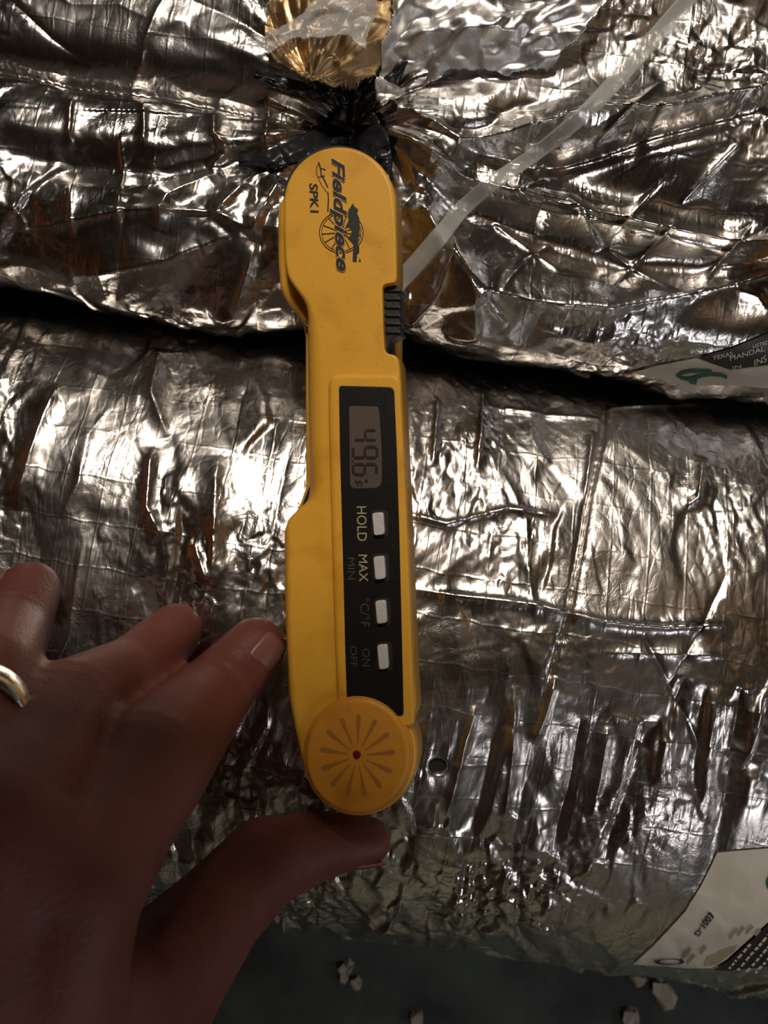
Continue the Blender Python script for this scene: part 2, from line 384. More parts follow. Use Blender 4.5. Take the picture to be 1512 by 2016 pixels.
# calmer where the sticker is glued
lu, ls = low_uv(1420, 1790)
calm = np.exp(-(((X - lu) / .034) ** 4 + ((Y - ls) / .034) ** 4)); H *= 1 - .8 * calm
H *= .92
ct, st = np.cos(Tg), np.sin(Tg)
nb, nz = -ct / A_, st / B_; nl = np.hypot(nb, nz); nb /= nl; nz /= nl
bb = -A_ * ct + nb * H; zz = ZC_ + B_ * st + nz * H; zz = np.maximum(zz, .0004)
P = np.stack([LO[0] + LA[0] * Ug + LB[0] * bb, LO[1] + LA[1] * Ug + LB[1] * bb, zz], -1)
lower = empty('insulated_duct', (0, LO[1], 0))
tag(lower, 'wide foil-wrapped duct across the lower half, under the black buttons and the hand', 'duct')
jacket_low, ql = grid_mesh('foil_jacket', P, M_foil_low, lower, True)
def bvh_of(P, q): return BVHTree.FromPolygons([tuple(p) for p in P.reshape(-1, 3).tolist()], q.tolist())
BV_LOW = bvh_of(P[:, ::1], ql)

# ================================================================== UPPER DUCT (pinched, with the wide folds on the right)
seam_px = [(-1700, 315), (-500, 505), (-260, 545), (-60, 562), (80, 570), (200, 608), (320, 640), (450, 658), (560, 655), (650, 645), (800, 658), (900, 700), (1000, 716), (1200, 742), (1300, 762), (1512, 790), (1800, 830), (3200, 1010)]
ZL = .092
sw = [at(x, y, ZL) for x, y in seam_px]
nu, nv = 900, 640
Xs = np.concatenate([np.linspace(-.36, -.14, 70, endpoint=False), np.linspace(-.14, .14, 760), np.linspace(.14, .36, 71)[1:]])
yS = np.interp(Xs, [p.x for p in sw], [p.y for p in sw])
yS = np.convolve(np.pad(yS, 20, 'edge'), np.hanning(41) / np.hanning(41).sum(), 'valid')
ry, rz = .026, .024
na = 120
TA = np.linspace(R(-75), R(90), na)
T2 = np.linspace(0, .20, nv - na + 1)[1:]
offy = np.concatenate([ry - ry * np.cos(TA), ry + T2]); offz = np.concatenate([rz * np.sin(TA), rz + 0 * T2])
sv = np.concatenate([np.linspace(-.035, ry, na), ry + T2])   # texture coordinate across
X, SV = np.meshgrid(Xs, sv); Y = yS[None, :] + SV
Yp = yS[None, :] + offy[:, None]
def up(px, py): p = at(px, py, .112); return (p.x, p.y)
kx, ky = up(690, 225)
RR = np.hypot(X - kx, Y - ky); PH = np.arctan2(Y - ky, X - kx)
H = np.zeros_like(X)
def uf(pts, width, amp, kind='ridge', taper=True): seg_fold(X, Y, H, [up(*p) for p in pts], width, amp, kind, taper)
H += .0018 * perlin(X * 18, Y * 22, 101) + .0008 * perlin(X * 40, Y * 40, 102)
crump = np.clip(.15 + perlin(X * 22, Y * 22, 103) * 1.8, .05, 1)
H += facets(X, Y, .022, .07, 111, 9, R(20), .6)
H += facets(X, Y, .0080, .10, 121, 12, R(-10), .7) * (.3 + .7 * crump)
H += facets(X, Y, .0033, .13, 131, 11, R(30), .9) * crump + facets(X, Y, .0016, .09, 151, 11, R(70), .9) * crump * .7
_qx, _qy = up(180, 40); darkm = np.exp(-(((X - _qx) / .075) ** 4 + ((Y - _qy) / .017) ** 4)); H *= 1 - .6 * darkm
_px, _py = up(1180, 450)
poolm = np.exp(-(((X - _px) / .050) ** 4 + ((Y - _py) / .026) ** 4)); H *= 1 - .72 * poolm
# pleats gathered at the pinch
H += .0042 * np.exp(-RR / .030) * (np.abs(perlin(PH * 2.6 + 3, RR * 14, 140)) * 3 - 1) + .0016 * np.exp(-RR / .06) * perlin(PH * 7, RR * 10, 141)
H -= .010 * np.exp(-(RR / .011) ** 2)
# left: the valley between the middle and the top duct
uf([(-300, 100), (0, 135), (150, 160), (300, 175), (450, 205), (580, 228), (690, 235)], .0040, -.011, 'ridge', False)
uf([(-300, 120), (0, 145), (150, 170), (300, 187), (450, 214), (600, 236)], .0012, .0012, 'ridge')
uf([(0, 300), (150, 330), (300, 345), (480, 330), (560, 300)], .0050, -.0045, 'round')
uf([(40, 430), (60, 437), (250, 425), (420, 432), (520, 468)], .0020, .0030)
uf([(35, 400), (55, 440)], .0010, .0014); uf([(150, 340), (152, 460)], .0009, .0010); uf([(245, 270), (245, 440)], .0009, .0010)
uf([(150, 180), (145, 300)], .0010, .0012); uf([(285, 190), (290, 300)], .0010, .0010)
uf([(420, 200), (425, 270), (450, 300), (410, 330)], .0016, .0024); uf([(525, 180), (525, 300)], .0010, .0012)
uf([(440, 340), (340, 400), (320, 455)], .0028, .0036); uf([(490, 370), (430, 440)], .0022, .0028); uf([(560, 360), (500, 470)], .0030, .0040)
uf([(510, 480), (450, 600), (400, 615)], .0026, .0032); uf([(130, 520), (330, 500), (500, 460)], .0022, .0022)
uf([(640, 600), (560, 500), (540, 420)], .0040, .0030, 'round')
# right: long folds running out from the pinch
uf([(760, 290), (900, 358), (1050, 398), (1250, 440), (1400, 468), (1560, 500), (1800, 560)], .0050, .0085, 'ridge', False)
uf([(770, 300), (900, 372), (1050, 412), (1250, 455), (1512, 510)], .0012, .0016)
uf([(760, 210), (900, 300), (1050, 275), (1150, 232), (1300, 238), (1512, 190), (1800, 150)], .0045, .0070)
uf([(900, 300), (1050, 330), (1200, 300), (1512, 220)], .0030, -.0050, 'round')
uf([(1040, 310), (1200, 370), (1350, 420), (1512, 440)], .0090, -.0060, 'round')
uf([(930, 400), (1080, 460), (1250, 510), (1440, 530)], .0105, -.0120, 'round', False)
uf([(840, 430), (870, 490), (950, 555), (1060, 580), (1200, 592), (1350, 580), (1512, 545), (1700, 500)], .0035, .0060, 'ridge', False)
uf([(860, 430), (930, 560), (940, 640), (880, 660)], .0030, .0030); uf([(870, 440), (900, 520), (1000, 620)], .0014, .0014)
uf([(975, 430), (1110, 540)], .0009, .0012); uf([(1030, 380), (1115, 395), (1190, 480)], .0012, .0018)
for (a, b, c, d_) in ((1090, 470, 980, 560), (1330, 440, 1180, 590), (1310, 350, 1200, 470), (1290, 180, 1170, 290), (1450, 290, 1340, 400), (1480, 440, 1370, 580), (1200, 480, 1360, 590), (1080, 350, 1010, 390)):
    uf([(a, b), (c, d_)], .0009, .0013)
uf([(800, 640), (860, 560), (900, 470)], .0018, .0022); uf([(1060, 620), (1150, 650), (1240, 640)], .0018, .0016)
random_folds(X, Y, H, 80, .010, .040, .0010, .0007, 55, R(60), .4)
random_folds(X, Y, H, 90, .010, .045, .0011, .0007, 56, R(-15), .3)
lx_, ly_ = up(1400, 722)
calm = np.exp(-(((X - lx_) / .026) ** 4 + ((Y - ly_) / .012) ** 4)); H *= 1 - .75 * calm
fade = np.clip((SV + .030) / .02, 0, 1)
H = np.maximum(H, -.022) * .95
normz = np.concatenate([np.sin(TA), np.ones(nv - na)])[:, None]; normy = np.concatenate([-np.cos(TA), np.zeros(nv - na)])[:, None]
P2 = np.stack([X, Yp + normy * H * fade, ZL + offz[:, None] + normz * H * fade], -1)
upper = empty('insulated_duct', (0, .087, 0))
tag(upper, 'pinched and folded foil-wrapped duct along the top, behind the round yellow head', 'duct')
jacket_up, qu = grid_mesh('foil_jacket', P2, M_foil_up, upper, True)
BV_UP = bvh_of(P2, qu)
# underside so that the duct rests on the floor
V = []; F = []
secs = 24
for i, x in enumerate(np.linspace(-.36, .36, 40)):
    y0 = float(np.interp(x, Xs, yS)) + .012
    for k in range(secs + 1):
        a = math.pi + math.pi * k / secs
        V.append((x, y0 + .100 + .076 * math.cos(a), .078 + .0778 * math.sin(a)))
for i in range(39):
    for k in range(secs):
        a = i * (secs + 1) + k; F.append((a, a + 1, a + secs + 2, a + secs + 1))
from_pd('duct_underside', V, F, M_foil_up, upper, True, True)

hc = Vector((LO[0], LO[1], 0)) + Vector((LA[0], LA[1], 0)) * cu
_th = float(np.interp(-cs, arc, TH)); _b = -A_ * math.cos(_th)
hcen = Vector((LO[0] + LA[0] * cu + LB[0] * _b, LO[1] + LA[1] * cu + LB[1] * _b, ZC_ + B_ * math.sin(_th) - .0012))
from_pd('puncture_shade', [tuple(hcen + Vector((.0024 * math.cos(a * .393) , .0020 * math.sin(a * .393) * (1 + .15 * math.sin(a * 2)), 0))) for a in range(16)], [tuple(range(16))], M_lblk, lower, False, True)  # black disc paints the dark inside the pit
# ------------------------------------------------------------------ surface casting
def hit(px, py):
    r = ray(px, py); o = Vector((0, 0, HC)); best = None
    for bv in (BV_LOW, BV_UP):
        h = bv.ray_cast(o, r.normalized())
        if h[0] is not None and (best is None or h[3] < best[2]): best = (h[0], h[1], h[3])
    return best
def lay(name, polys, m, parent, off=.0003, sub=8.0, thick=0.0, only=None):
    """closed outlines (in plan, given where they stand) laid onto the foil as thin printed film"""
    V = []; F = []
    for poly in polys:
        # refine the outline, triangulate, subdivide, then drop onto the surface
        bm = bmesh.new(); vs = [bm.verts.new((x, y, 0)) for x, y in poly]
        bm.faces.new(vs); bmesh.ops.triangulate(bm, faces=bm.faces[:])
        for _ in range(7):
            long_e = [e for e in bm.edges if e.calc_length() > sub]
            if not long_e: break
            bmesh.ops.subdivide_edges(bm, edges=long_e, cuts=1); bmesh.ops.triangulate(bm, faces=[f for f in bm.faces if len(f.verts) > 3])
        bm.verts.index_update(); base = len(V); ok = []
        for v in bm.verts:
            h = hit(v.co.x, v.co.y)
            if h is None: ok.append(False); V.append((0, 0, 0)); continue
            n = h[1] if h[1].dot(ray(v.co.x, v.co.y)) < 0 else -h[1]
            V.append(tuple(h[0] + n * off)); ok.append(True)
        for f in bm.faces:
            if all(ok[v.index] for v in f.verts): F.append([base + v.index for v in f.verts])
        bm.free()
    return from_pd(name, V, F, m, parent, True, True)

# ================================================================== text
def text_polys(body, shear=0, offset=0, size=1.0):
    """outlines-filled text as (verts2d, faces) normalised to its box 0..1"""
    cu = bpy.data.curves.new('t', 'FONT'); cu.body = body; cu.shear = shear; cu.offset = offset; cu.size = size; cu.resolution_u = 4
    o = bpy.data.objects.new('t', cu); COL.objects.link(o)
    dg = bpy.context.evaluated_depsgraph_get(); me = bpy.data.meshes.new_from_object(o.evaluated_get(dg))
    V = [(v.co.x, v.co.y) for v in me.vertices]; F = [tuple(p.vertices) for p in me.polygons]
    bpy.data.objects.remove(o); bpy.data.curves.remove(cu); bpy.data.meshes.remove(me)
    return V, F
def text_box(V):
    xs = [v[0] for v in V]; ys = [v[1] for v in V]
    return min(xs), min(ys), max(xs), max(ys)

# ================================================================== THERMOMETER
TILT = R(12)
tn = Vector((-math.sin(TILT), 0, math.cos(TILT)))
tx = Vector((math.cos(TILT), 0, math.sin(TILT))); ty = Vector((0, 1, 0))
HT = .0165           # height of the face over the underside
pf = at(700, 1008, .1415)
MW = Matrix(((tx.x, ty.x, tn.x, 0), (tx.y, ty.y, tn.y, 0), (tx.z, ty.z, tn.z, 0), (0, 0, 0, 1)))
base = pf - tn * HT
MW.translation = base
thermo = empty('pocket_thermometer'); thermo.matrix_world = MW; thermo.matrix_basis = MW
tag(thermo, 'yellow folding pocket thermometer with a dark display and four buttons', 'thermometer')
def L(px, py, h=0.0):
    """point seen at (px,py) on the plane h above the face, in thermometer coordinates"""
    r = ray(px, py); o = Vector((0, 0, HC)); p0 = pf + tn * h
    t = (p0 - o).dot(tn) / r.dot(tn); p = o + r * t - base
    return Vector((p.dot(tx), p.dot(ty), HT + h))
def resample(P, step, smooth=2):
    P = [Vector(p[:2]) for p in P]; n = len(P); out = []; att = []
    for i in range(n):
        a, b = P[i], P[(i + 1) % n]; k = max(1, int((b - a).length / step))
        for j in range(k): out.append(a.lerp(b, j / k)); att.append((i, j / k))
    for _ in range(smooth):
        out = [(out[i - 1] + out[i] * 2 + out[(i + 1) % len(out)]) / 4 for i in range(len(out))]
    return out, att
def shellmesh(name, px, h_ref, ztop, zbot, m, parent, inset=.001, depth=.001, step=.0006, smooth=4, steps=5, insets=None, depths=None, pts=None, bottom=True):
    """moulded plate: outline, straight wall, rounded upper edge, cap. z measured from the underside"""
    P = pts if pts is not None else [L(x, y, h_ref) for x, y in px]
    O, att = resample(P, step, smooth); n = len(O)
    area2 = sum(O[i].x * O[(i + 1) % n].y - O[(i + 1) % n].x * O[i].y for i in range(n))
    def per(vals, default):
        if vals is None: return [default] * n
        v = [vals[i] * (1 - t) + vals[(i + 1) % len(vals)] * t for i, t in att]
        for _ in range(12): v = [(v[i - 1] + v[i] + v[(i + 1) % n]) / 3 for i in range(n)]
        return v
    ins = per(insets, inset); dep = per(depths, depth)
    nrm = []
    for i in range(n):
        d = O[(i + 3) % n] - O[i - 3]; d = d.normalized() if d.length > 0 else Vector((1, 0))
        q = Vector((-d.y, d.x)); nrm.append(q if area2 > 0 else -q)
    V = []; F = []
    rings = [(-1, 0)] + [(k / steps, k) for k in range(steps + 1)]
    for t, k in rings:
        for i in range(n):
            if t < 0: V.append((O[i].x, O[i].y, zbot)); continue
            a = t * math.pi / 2; io = ins[i] * (1 - math.cos(a)); zo = ztop - dep[i] * (1 - math.sin(a))
            V.append((O[i].x + nrm[i].x * io, O[i].y + nrm[i].y * io, zo))
    for r_ in range(len(rings) - 1):
        for i in range(n):
            a = r_ * n + i; b = r_ * n + (i + 1) % n
            q = (a, b, b + n, a + n); F.append(q if area2 > 0 else q[::-1])
    top = (len(rings) - 1) * n
    tri = tessellate_polygon([[Vector(V[top + i]) for i in range(n)]])
    for t in tri:
        a, b, c = (Vector(V[top + k]) for k in t)
        f = tuple(top + k for k in t)
        F.append(f if (b - a).cross(c - a).z > 0 else f[::-1])
    if bottom:
        tri = tessellate_polygon([[Vector(V[i]) for i in range(n)]])
        for t in tri:
            a, b, c = (Vector(V[k]) for k in t); F.append(t if (b - a).cross(c - a).z < 0 else t[::-1])
    o = from_pd(name, V, F, m, parent)
    try:
        md = o.modifiers.new('wn', 'WEIGHTED_NORMAL'); md.keep_sharp = False; md.weight = 80
    except Exception: pass
    return o
def arcpts(cx, cy, rx, ry, a0, a1, n):
    return [(cx + rx * math.cos(R(a0 + (a1 - a0) * k / n)), cy + ry * math.sin(R(a0 + (a1 - a0) * k / n))) for k in range(n + 1)]
# front shell outline (picture y grows down); start at the left neck, go up and round clockwise
front = [(600, 975), (598, 800), (597, 650)] ; fi = [5, 5, 4.5]
front += [(602, 622), (600, 596), (585, 574), (566, 548), (560, 520), (557, 470), (557, 420)]; fi += [2.5, 1.2, 1.0, 1, 1, 1, 1]
headarc = arcpts(667, 398, 110, 111, 180, 360, 26); front += headarc; fi += [1.0] * len(headarc)
front += [(779, 450), (780, 500), (780.5, 558), (752, 559), (754, 640), (757, 696), (781, 698), (786, 720), (788, 760), (795, 900), (802, 1060), (808, 1200), (813, 1330), (818, 1400)]
fi += [.6, .6, .4, .3, .3, .3, .6] + [.8] * 7
ba = arcpts(706, 1488, 114, 120, -30, 150, 22); front += ba; fi += [1.0] * len(ba)
front += [(592, 1500), (577, 1440), (565, 1380), (559, 1260), (557, 1140), (557, 1045), (562, 1024), (580, 1006), (600, 985)]
fi += [1.5, 2, 2.4, 2.4, 2.4, 2.2, 1.6, 1.4, 3.0]
fs = shellmesh('front_housing', front, -.0006, HT - .0006, .0070, M_yel, thermo, insets=[v * .001 for v in fi], depths=[min(v * .0011, .0055) for v in fi])
# rear shell: same shape, a little out to the left, deeper
rear = [(597, 960), (596, 800), (596, 660), (588, 624), (566, 600), (550, 570), (546, 520), (545, 430), (549, 395)]
rear += arcpts(668, 398, 108, 106, 188, 360, 24) + [(778, 450), (780, 620), (782, 800), (797, 1000), (804, 1200), (812, 1400)]
rear += arcpts(706, 1486, 108, 116, -25, 150, 20) + [(588, 1500), (572, 1430), (562, 1370), (557, 1250), (554, 1140), (554, 1045), (560, 1026), (580, 1005)]
shellmesh('rear_housing', rear, -.0085, HT - .0100, .0, M_yel, thermo, inset=.0014, depth=.0014)
rearh = [(596, 640), (588, 624), (566, 600), (550, 570), (546, 520), (545, 430), (549, 395)] + arcpts(668, 398, 109, 107, 188, 270, 14) + [(668, 420), (660, 600), (630, 640)]
shellmesh('head_rim', rearh, -.0070, HT - .0062, .0062, M_yel, thermo, inset=.0022, depth=.0022)
# slot core between the halves (dark)
core = [(616, 950), (616, 660), (610, 625), (582, 590), (564, 560), (560, 420)] + arcpts(668, 398, 106, 106, 180, 360, 20) + [(776, 560), (776, 700), (790, 1000), (808, 1400)] + arcpts(706, 1486, 104, 112, -25, 150, 16) + [(600, 1480), (580, 1370), (576, 1060), (590, 1020)]
shellmesh('inner_slot', core, -.009, HT - .0070, .0055, M_rub, thermo, inset=.0002, depth=.0002, smooth=1)
# raised frame around the panel
frame = [(645, 752), (652, 738), (690, 735), (784, 737), (788, 745), (790, 800), (797, 940), (804, 1100), (811, 1300), (815, 1430), (760, 1430), (700, 1420), (664, 1420), (657, 1240), (650, 1000), (646, 850)]
fin = [1.6, 1.3, 1.2, 1.0, .6, .5, .5, .5, .5, .5, .5, .5, 1.6, 1.6, 1.8, 1.8]
shellmesh('panel_frame', frame, .0004, HT + .0006, HT - .0012, M_yel, thermo, insets=[v * .001 for v in fin], depths=[.0011] * len(fin), bottom=False)
panel_px = [(667, 759), (773, 762), (776, 766), (781, 880), (786, 1040), (790, 1200), (795, 1410), (684, 1410), (680, 1300), (675, 1100), (669, 880)]
panel = shellmesh('face_panel', panel_px, .0007, HT + .0008, HT + .0002, M_black, thermo, inset=.0002, depth=.0002, smooth=2, bottom=False)
lcd = shellmesh('display', [(687, 800), (688, 799), (742, 800), (746, 803), (751, 880), (752, 930), (751, 955), (744, 961), (692, 962), (689, 958)], .0009, HT + .00092, HT + .0006, M_lcd, panel, inset=.0001, depth=.0001, smooth=2, bottom=False)
def quadmap(q, h):
    """q: four picture corners (text lower-left, lower-right, upper-right, upper-left)"""
    a, b, c, d = [L(x, y, h) for x, y in q]
    def f(s, t): return (a * (1 - s) * (1 - t) + b * s * (1 - t) + c * s * t + d * (1 - s) * t)
    return f
def flat(name, polys, f, m, parent, thick=.00012):
    """list of (verts, faces) in 0..1 box -> thin raised print"""
    V = []; F = []
    for vs, fs_ in polys:
        b = len(V); n = len(vs)
        V += [tuple(f(x, y)) for x, y in vs]; V += [tuple(f(x, y) - Vector((0, 0, thick))) for x, y in vs]
        cnt = {}
        for q in fs_:
            a0 = sum((V[b + q[i]][0] * V[b + q[(i + 1) % len(q)]][1] - V[b + q[(i + 1) % len(q)]][0] * V[b + q[i]][1]) for i in range(len(q)))
            q = tuple(q) if a0 > 0 else tuple(q)[::-1]
            F.append([b + i for i in q])
            for i in range(len(q)): cnt[(q[i], q[(i + 1) % len(q)])] = 1
        for (i, j) in cnt:
            if (j, i) not in cnt: F.append([b + j, b + i, b + n + i, b + n + j])
    return from_pd(name, V, F, m, parent, False)
def print_text(name, body, q, m, parent, h, shear=0, offset=0, ref=None):
    V, F = text_polys(body, shear, offset)
    x0, y0, x1, y1 = text_box(text_polys(body, shear, 0)[0] if offset and ref is None else V)
    f = quadmap(q, h)
    return flat(name, [([((x - x0) / (x1 - x0), (y - y0) / (y1 - y0)) for x, y in V], F)], f, m, parent)
def down(x0, y0, x1, y1, lean=0):
    """reading downwards: baseline on the left side"""
    return [(x0, y0), (x0 + lean, y1), (x1 + lean, y1), (x1, y0)]
# display digits, seven segments
SEG = {'a': (0, 1, 1, 1), 'b': (1, .5, 1, 1), 'c': (1, 0, 1, .5), 'd': (0, 0, 1, 0), 'e': (0, 0, 0, .5), 'f': (0, .5, 0, 1), 'g': (0, .5, 1, .5)}
DIG = {'4': 'fgbc', '9': 'abcdfg', '6': 'acdefg', 'F': 'aefg'}
def segs(ch, x, y, w_, h_, t):
    out = []
    for s in DIG[ch]:
        ax, ay, bx, by = SEG[s]; ax = x + ax * w_; bx = x + bx * w_; ay = y + ay * h_; by = y + by * h_
        d = Vector((bx - ax, by - ay)); ln = d.length; d /= ln; nn = Vector((-d.y, d.x)) * t / 2
        p = [Vector((ax, ay)) + d * t * .2, Vector((ax, ay)) + d * t * .7 + nn, Vector((bx, by)) - d * t * .7 + nn, Vector((bx, by)) - d * t * .2, Vector((bx, by)) - d * t * .7 - nn, Vector((ax, ay)) + d * t * .7 - nn]
        out.append(([tuple(v) for v in p], [tuple(range(6))]))
    return out
def lcdmap(x, y):   # x along reading direction in px from y=800, y = px right of x=687
    return L(689 + y, 800 + x, .0011)
for ch, yy, wd, x0, hh, tt in (('4', 47, 19, 8, 44, 5.0), ('9', 80, 21, 6, 47, 5.4), ('6', 114, 20, 6, 46, 5.4), ('F', 148, 10, 8, 15, 3.6)):
    ps = segs(ch, yy, x0, wd, hh, tt)
    flat('digit', ps, lambda x, y: lcdmap(x, y), M_seg, lcd, .00008)
flat('decimal_point', [([(105, 3), (109, 3), (109, 7), (105, 7)], [(0, 1, 2, 3)])], lcdmap, M_seg, lcd, .00008)
flat('degree_mark', [([(147 + 3.2 * math.cos(a * .785), 32 + 3.2 * math.sin(a * .785)) for a in range(8)], [tuple(range(8))])], lcdmap, M_seg, lcd, .00008)
# buttons
for bx0, by0, bx1, by1 in ((732, 1008, 757, 1055), (734.5, 1094, 759, 1142), (738, 1181, 762, 1229), (742, 1268, 765, 1319)):
    shellmesh('button_well', [(bx0 - 2, by0 - 4), (bx1 + 7, by0 - 4), (bx1 + 8, by1 + 3), (bx0 - 1, by1 + 3)], .0009, HT + .00095, HT + .0005, M_ink, panel, inset=.00005, depth=.00005, smooth=2, bottom=False)
    shellmesh('button', [(bx0, by0 + 2), (bx1 - 3, by0), (bx1, by1 - 3), (bx0 + 4, by1)], .0020, HT + .0021, HT + .0005, M_btn, thermo, inset=.0003, depth=.0003, smooth=1, bottom=False)
# words on the panel
print_text('button_lettering', 'HOLD', down(702, 997, 721, 1065, 1.5), M_let, panel, .00095)
print_text('button_lettering', 'MAX', down(706, 1092, 723, 1145, 1.5), M_let, panel, .00095)
print_text('button_lettering', 'MIN', down(684, 1098, 698, 1141, 1), M_let_worn, panel, .00095)
print_text('button_lettering', '\u00b0C/\u00b0F', down(709, 1178, 727, 1234, 1.5), M_let_worn, panel, .00095)
print_text('button_lettering', 'ON', down(713, 1277, 728, 1312, 1), M_let_worn, panel, .00095)
print_text('button_lettering', 'OFF', down(689, 1272, 702, 1314, 1), M_let_worn, panel, .00095)
# emblem and name on the head
def zpx(x, y): return (600 + x / 7.754, 300 + y / 7.754)
hz = -.00045
ident = lambda x, y: L(x, y, hz)
def stroke(pts, wd):
    V = []; n = len(pts)
    for i, p in enumerate(pts):
        a = Vector(pts[max(i - 1, 0)]); b = Vector(pts[min(i + 1, n - 1)]); d = (b - a).normalized(); q = Vector((-d.y, d.x)) * wd / 2
        V.append(tuple(Vector(p) + q)); V.append(tuple(Vector(p) - q))
    return V, [(2 * i, 2 * i + 1, 2 * i + 3, 2 * i + 2) for i in range(n - 1)]
def wheel_ring(r, wd): return stroke(arcpts(672, 457.5, 43 * r, 40.5 * r, 0, 360, 40), wd)
emb = [wheel_ring(1.0, 1.5), wheel_ring(.90, 1.0), wheel_ring(.22, 1.6)]
for k in range(13):
    a = k * 2 * math.pi / 13 + .15
    emb.append(stroke([(672 + 43 * r * math.cos(a), 457.5 + 40.5 * r * math.sin(a)) for r in (.24, .88)], 1.7))
for pts, wd in (([(215, 150), (240, 250), (250, 340), (300, 420), (350, 530)], 2.6), ([(215, 160), (180, 230), (173, 300), (200, 375), (240, 370)], 1.3),
                ([(200, 380), (260, 500), (330, 600)], 1.1), ([(350, 600), (362, 700), (350, 900)], 2.4), ([(240, 240), (315, 262), (300, 275)], 1.5), ([(240, 370), (305, 355)], 1.8)):
    emb.append(stroke([zpx(*p) for p in pts], wd))
flat('wheel_emblem', emb, ident, M_ink, fs, .00008)
barrel = [(735, 775), (760, 830), (815, 870), (800, 930), (830, 1000), (840, 1180), (810, 1400), (832, 1440), (830, 1530), (800, 1550), (790, 1670), (730, 1660), (740, 1400), (650, 1300), (700, 1270), (720, 1200), (680, 1140), (620, 1140), (665, 1050), (665, 880), (700, 830)]
bar = [zpx(*p) for p in barrel]
flat('cannon_emblem', [(bar, tessellate_polygon([[Vector((x, y, 0)) for x, y in bar]])), ([zpx(838, 1605), zpx(855, 1665), zpx(825, 1665)], [(0, 1, 2)])], lambda x, y: L(x, y, hz + .00004), M_ink, fs, .00008)
NAME = 'Fieldpiece'
q = [(646, 312), (655, 531), (688, 533), (677, 318)]
print_text('name_outline', NAME, q, M_halo, fs, hz + .00012, .25, .06)
print_text('name_lettering', NAME, q, M_ink, fs, hz + .00020, .25, .03)
print_text('model_lettering', 'SPK1', [(609, 361), (611, 417), (627, 418), (625, 363)], M_ink, fs, hz, 0, .02)
# pivot cap with cut rays and a red rivet
cpx, cpy, crx, cry = 703.5, 1488, 103.5, 114
hcap = .0022
cap = shellmesh('pivot_cap', arcpts(cpx, cpy, crx, cry, 0, 354, 59), hcap, HT + hcap + .0002, HT - .002, M_yel2, thermo, inset=.0012, depth=.0009, smooth=2)
shellmesh('cap_rim', arcpts(704, 1487, 108, 119, 0, 354, 59), .0008, HT + .0010, HT - .003, M_yel2, thermo, inset=.0008, depth=.0008, smooth=2)
for k in range(13):
    a = R(-88 + k * 360 / 13)
    def rp(r, da): return (cpx + crx * r * math.cos(a + da), cpy + cry * r * math.sin(a + da))
    pts = [rp(.17, -.03), rp(.40, -.055), rp(.66, -.075), rp(.71, -.04), rp(.725, 0), rp(.71, .04), rp(.66, .075), rp(.40, .055), rp(.17, .03)]
    flat('cap_ray', [(pts, [tuple(range(9))])], lambda x, y: L(x, y, hcap + .00028), M_groove, cap, .00012)
shellmesh('rivet', arcpts(702.5, 1486, 8, 9, 0, 345, 23), hcap + .0003, HT + hcap + .00045, HT + hcap - .001, M_red, cap, inset=.0003, depth=.0002, smooth=1, bottom=False)
# slide switch, ribbed
sp = [(752, 560), (777, 560)]
for k in range(6):
    y = 566 + k * 16.4
    sp += [(785, y + 1), (791, y + 5), (792, y + 9), (786, y + 14)]
sp += [(780, 662), (768, 670), (760, 696), (757, 697), (754, 640)]
slide = shellmesh('slide_switch', sp, -.0030, HT - .0030, HT - .0085, M_rub, thermo, inset=.0003, depth=.0003, smooth=1, step=.0004)
for k in range(6):
    y = 571 + k * 16.4
    shellmesh('grip_rib', [(755, y - 4), (790, y - 3), (791, y + 4), (756, y + 4)], -.0026, HT - .0025, HT - .0032, M_rub, slide, inset=.0003, depth=.0003, smooth=1, bottom=False)

# ================================================================== HAND
def capsule_chain(pts, rings=10):
    """pts: list of (Vector, r). Each link a tapered capsule; returns verts, faces"""
    V = []; F = []
    for (a, ra), (b, rb) in zip(pts, pts[1:]):
        d = (b - a); ln = d.length; q = d.to_track_quat('Z', 'Y'); n = 20; prof = []
        for k in range(6): t = math.pi / 2 * k / 6; prof.append((-ra * math.cos(t), ra * math.sin(t)))
        for k in range(7): t = k / 6; prof.append((ln * t, ra + (rb - ra) * t))
        for k in range(1, 7): t = math.pi / 2 * k / 6; prof.append((ln + rb * math.sin(t), rb * math.cos(t)))
        b0 = len(V)
        for z, r in prof:
            r = max(r, 1e-5)
            for j in range(n):
                an = 2 * math.pi * j / n; V.append(tuple(a + q @ Vector((r * math.cos(an), r * math.sin(an), z))))
        m_ = len(prof)
        for i in range(m_ - 1):
            for j in range(n):
                F.append((b0 + i * n + j, b0 + i * n + (j + 1) % n, b0 + (i + 1) * n + (j + 1) % n, b0 + (i + 1) * n + j))
        F.append(tuple(b0 + j for j in range(n))[::-1]); F.append(tuple(b0 + (m_ - 1) * n + j for j in range(n)))
    return V, F
def J(px, py, d, r): return (atd(px, py, d), r)
index = [J(502, 1272, .2290, .0078), J(418, 1368, .2215, .0098), J(300, 1505, .1900, .0126), J(215, 1630, .175, .0122), J(120, 1765, .158, .0140)]
middle = [J(345, 1240, .2320, .0072), J(262, 1322, .2200, .0090), J(140, 1395, .1960, .0112), J(60, 1520, .172, .0118), J(-40, 1650, .152, .0138)]
ringf = [J(60, 1160, .2300, .0076), J(20, 1245, .2130, .0092), J(-25, 1335, .1860, .0100), J(-75, 1450, .168, .0103), J(-140, 1580, .154, .0130)]
little = [J(-165, 1230, .2280, .0062), J(-185, 1310, .2120, .0074), J(-195, 1395, .1900, .0088), J(-215, 1500, .175, .0092), J(-250, 1590, .160, .0120)]
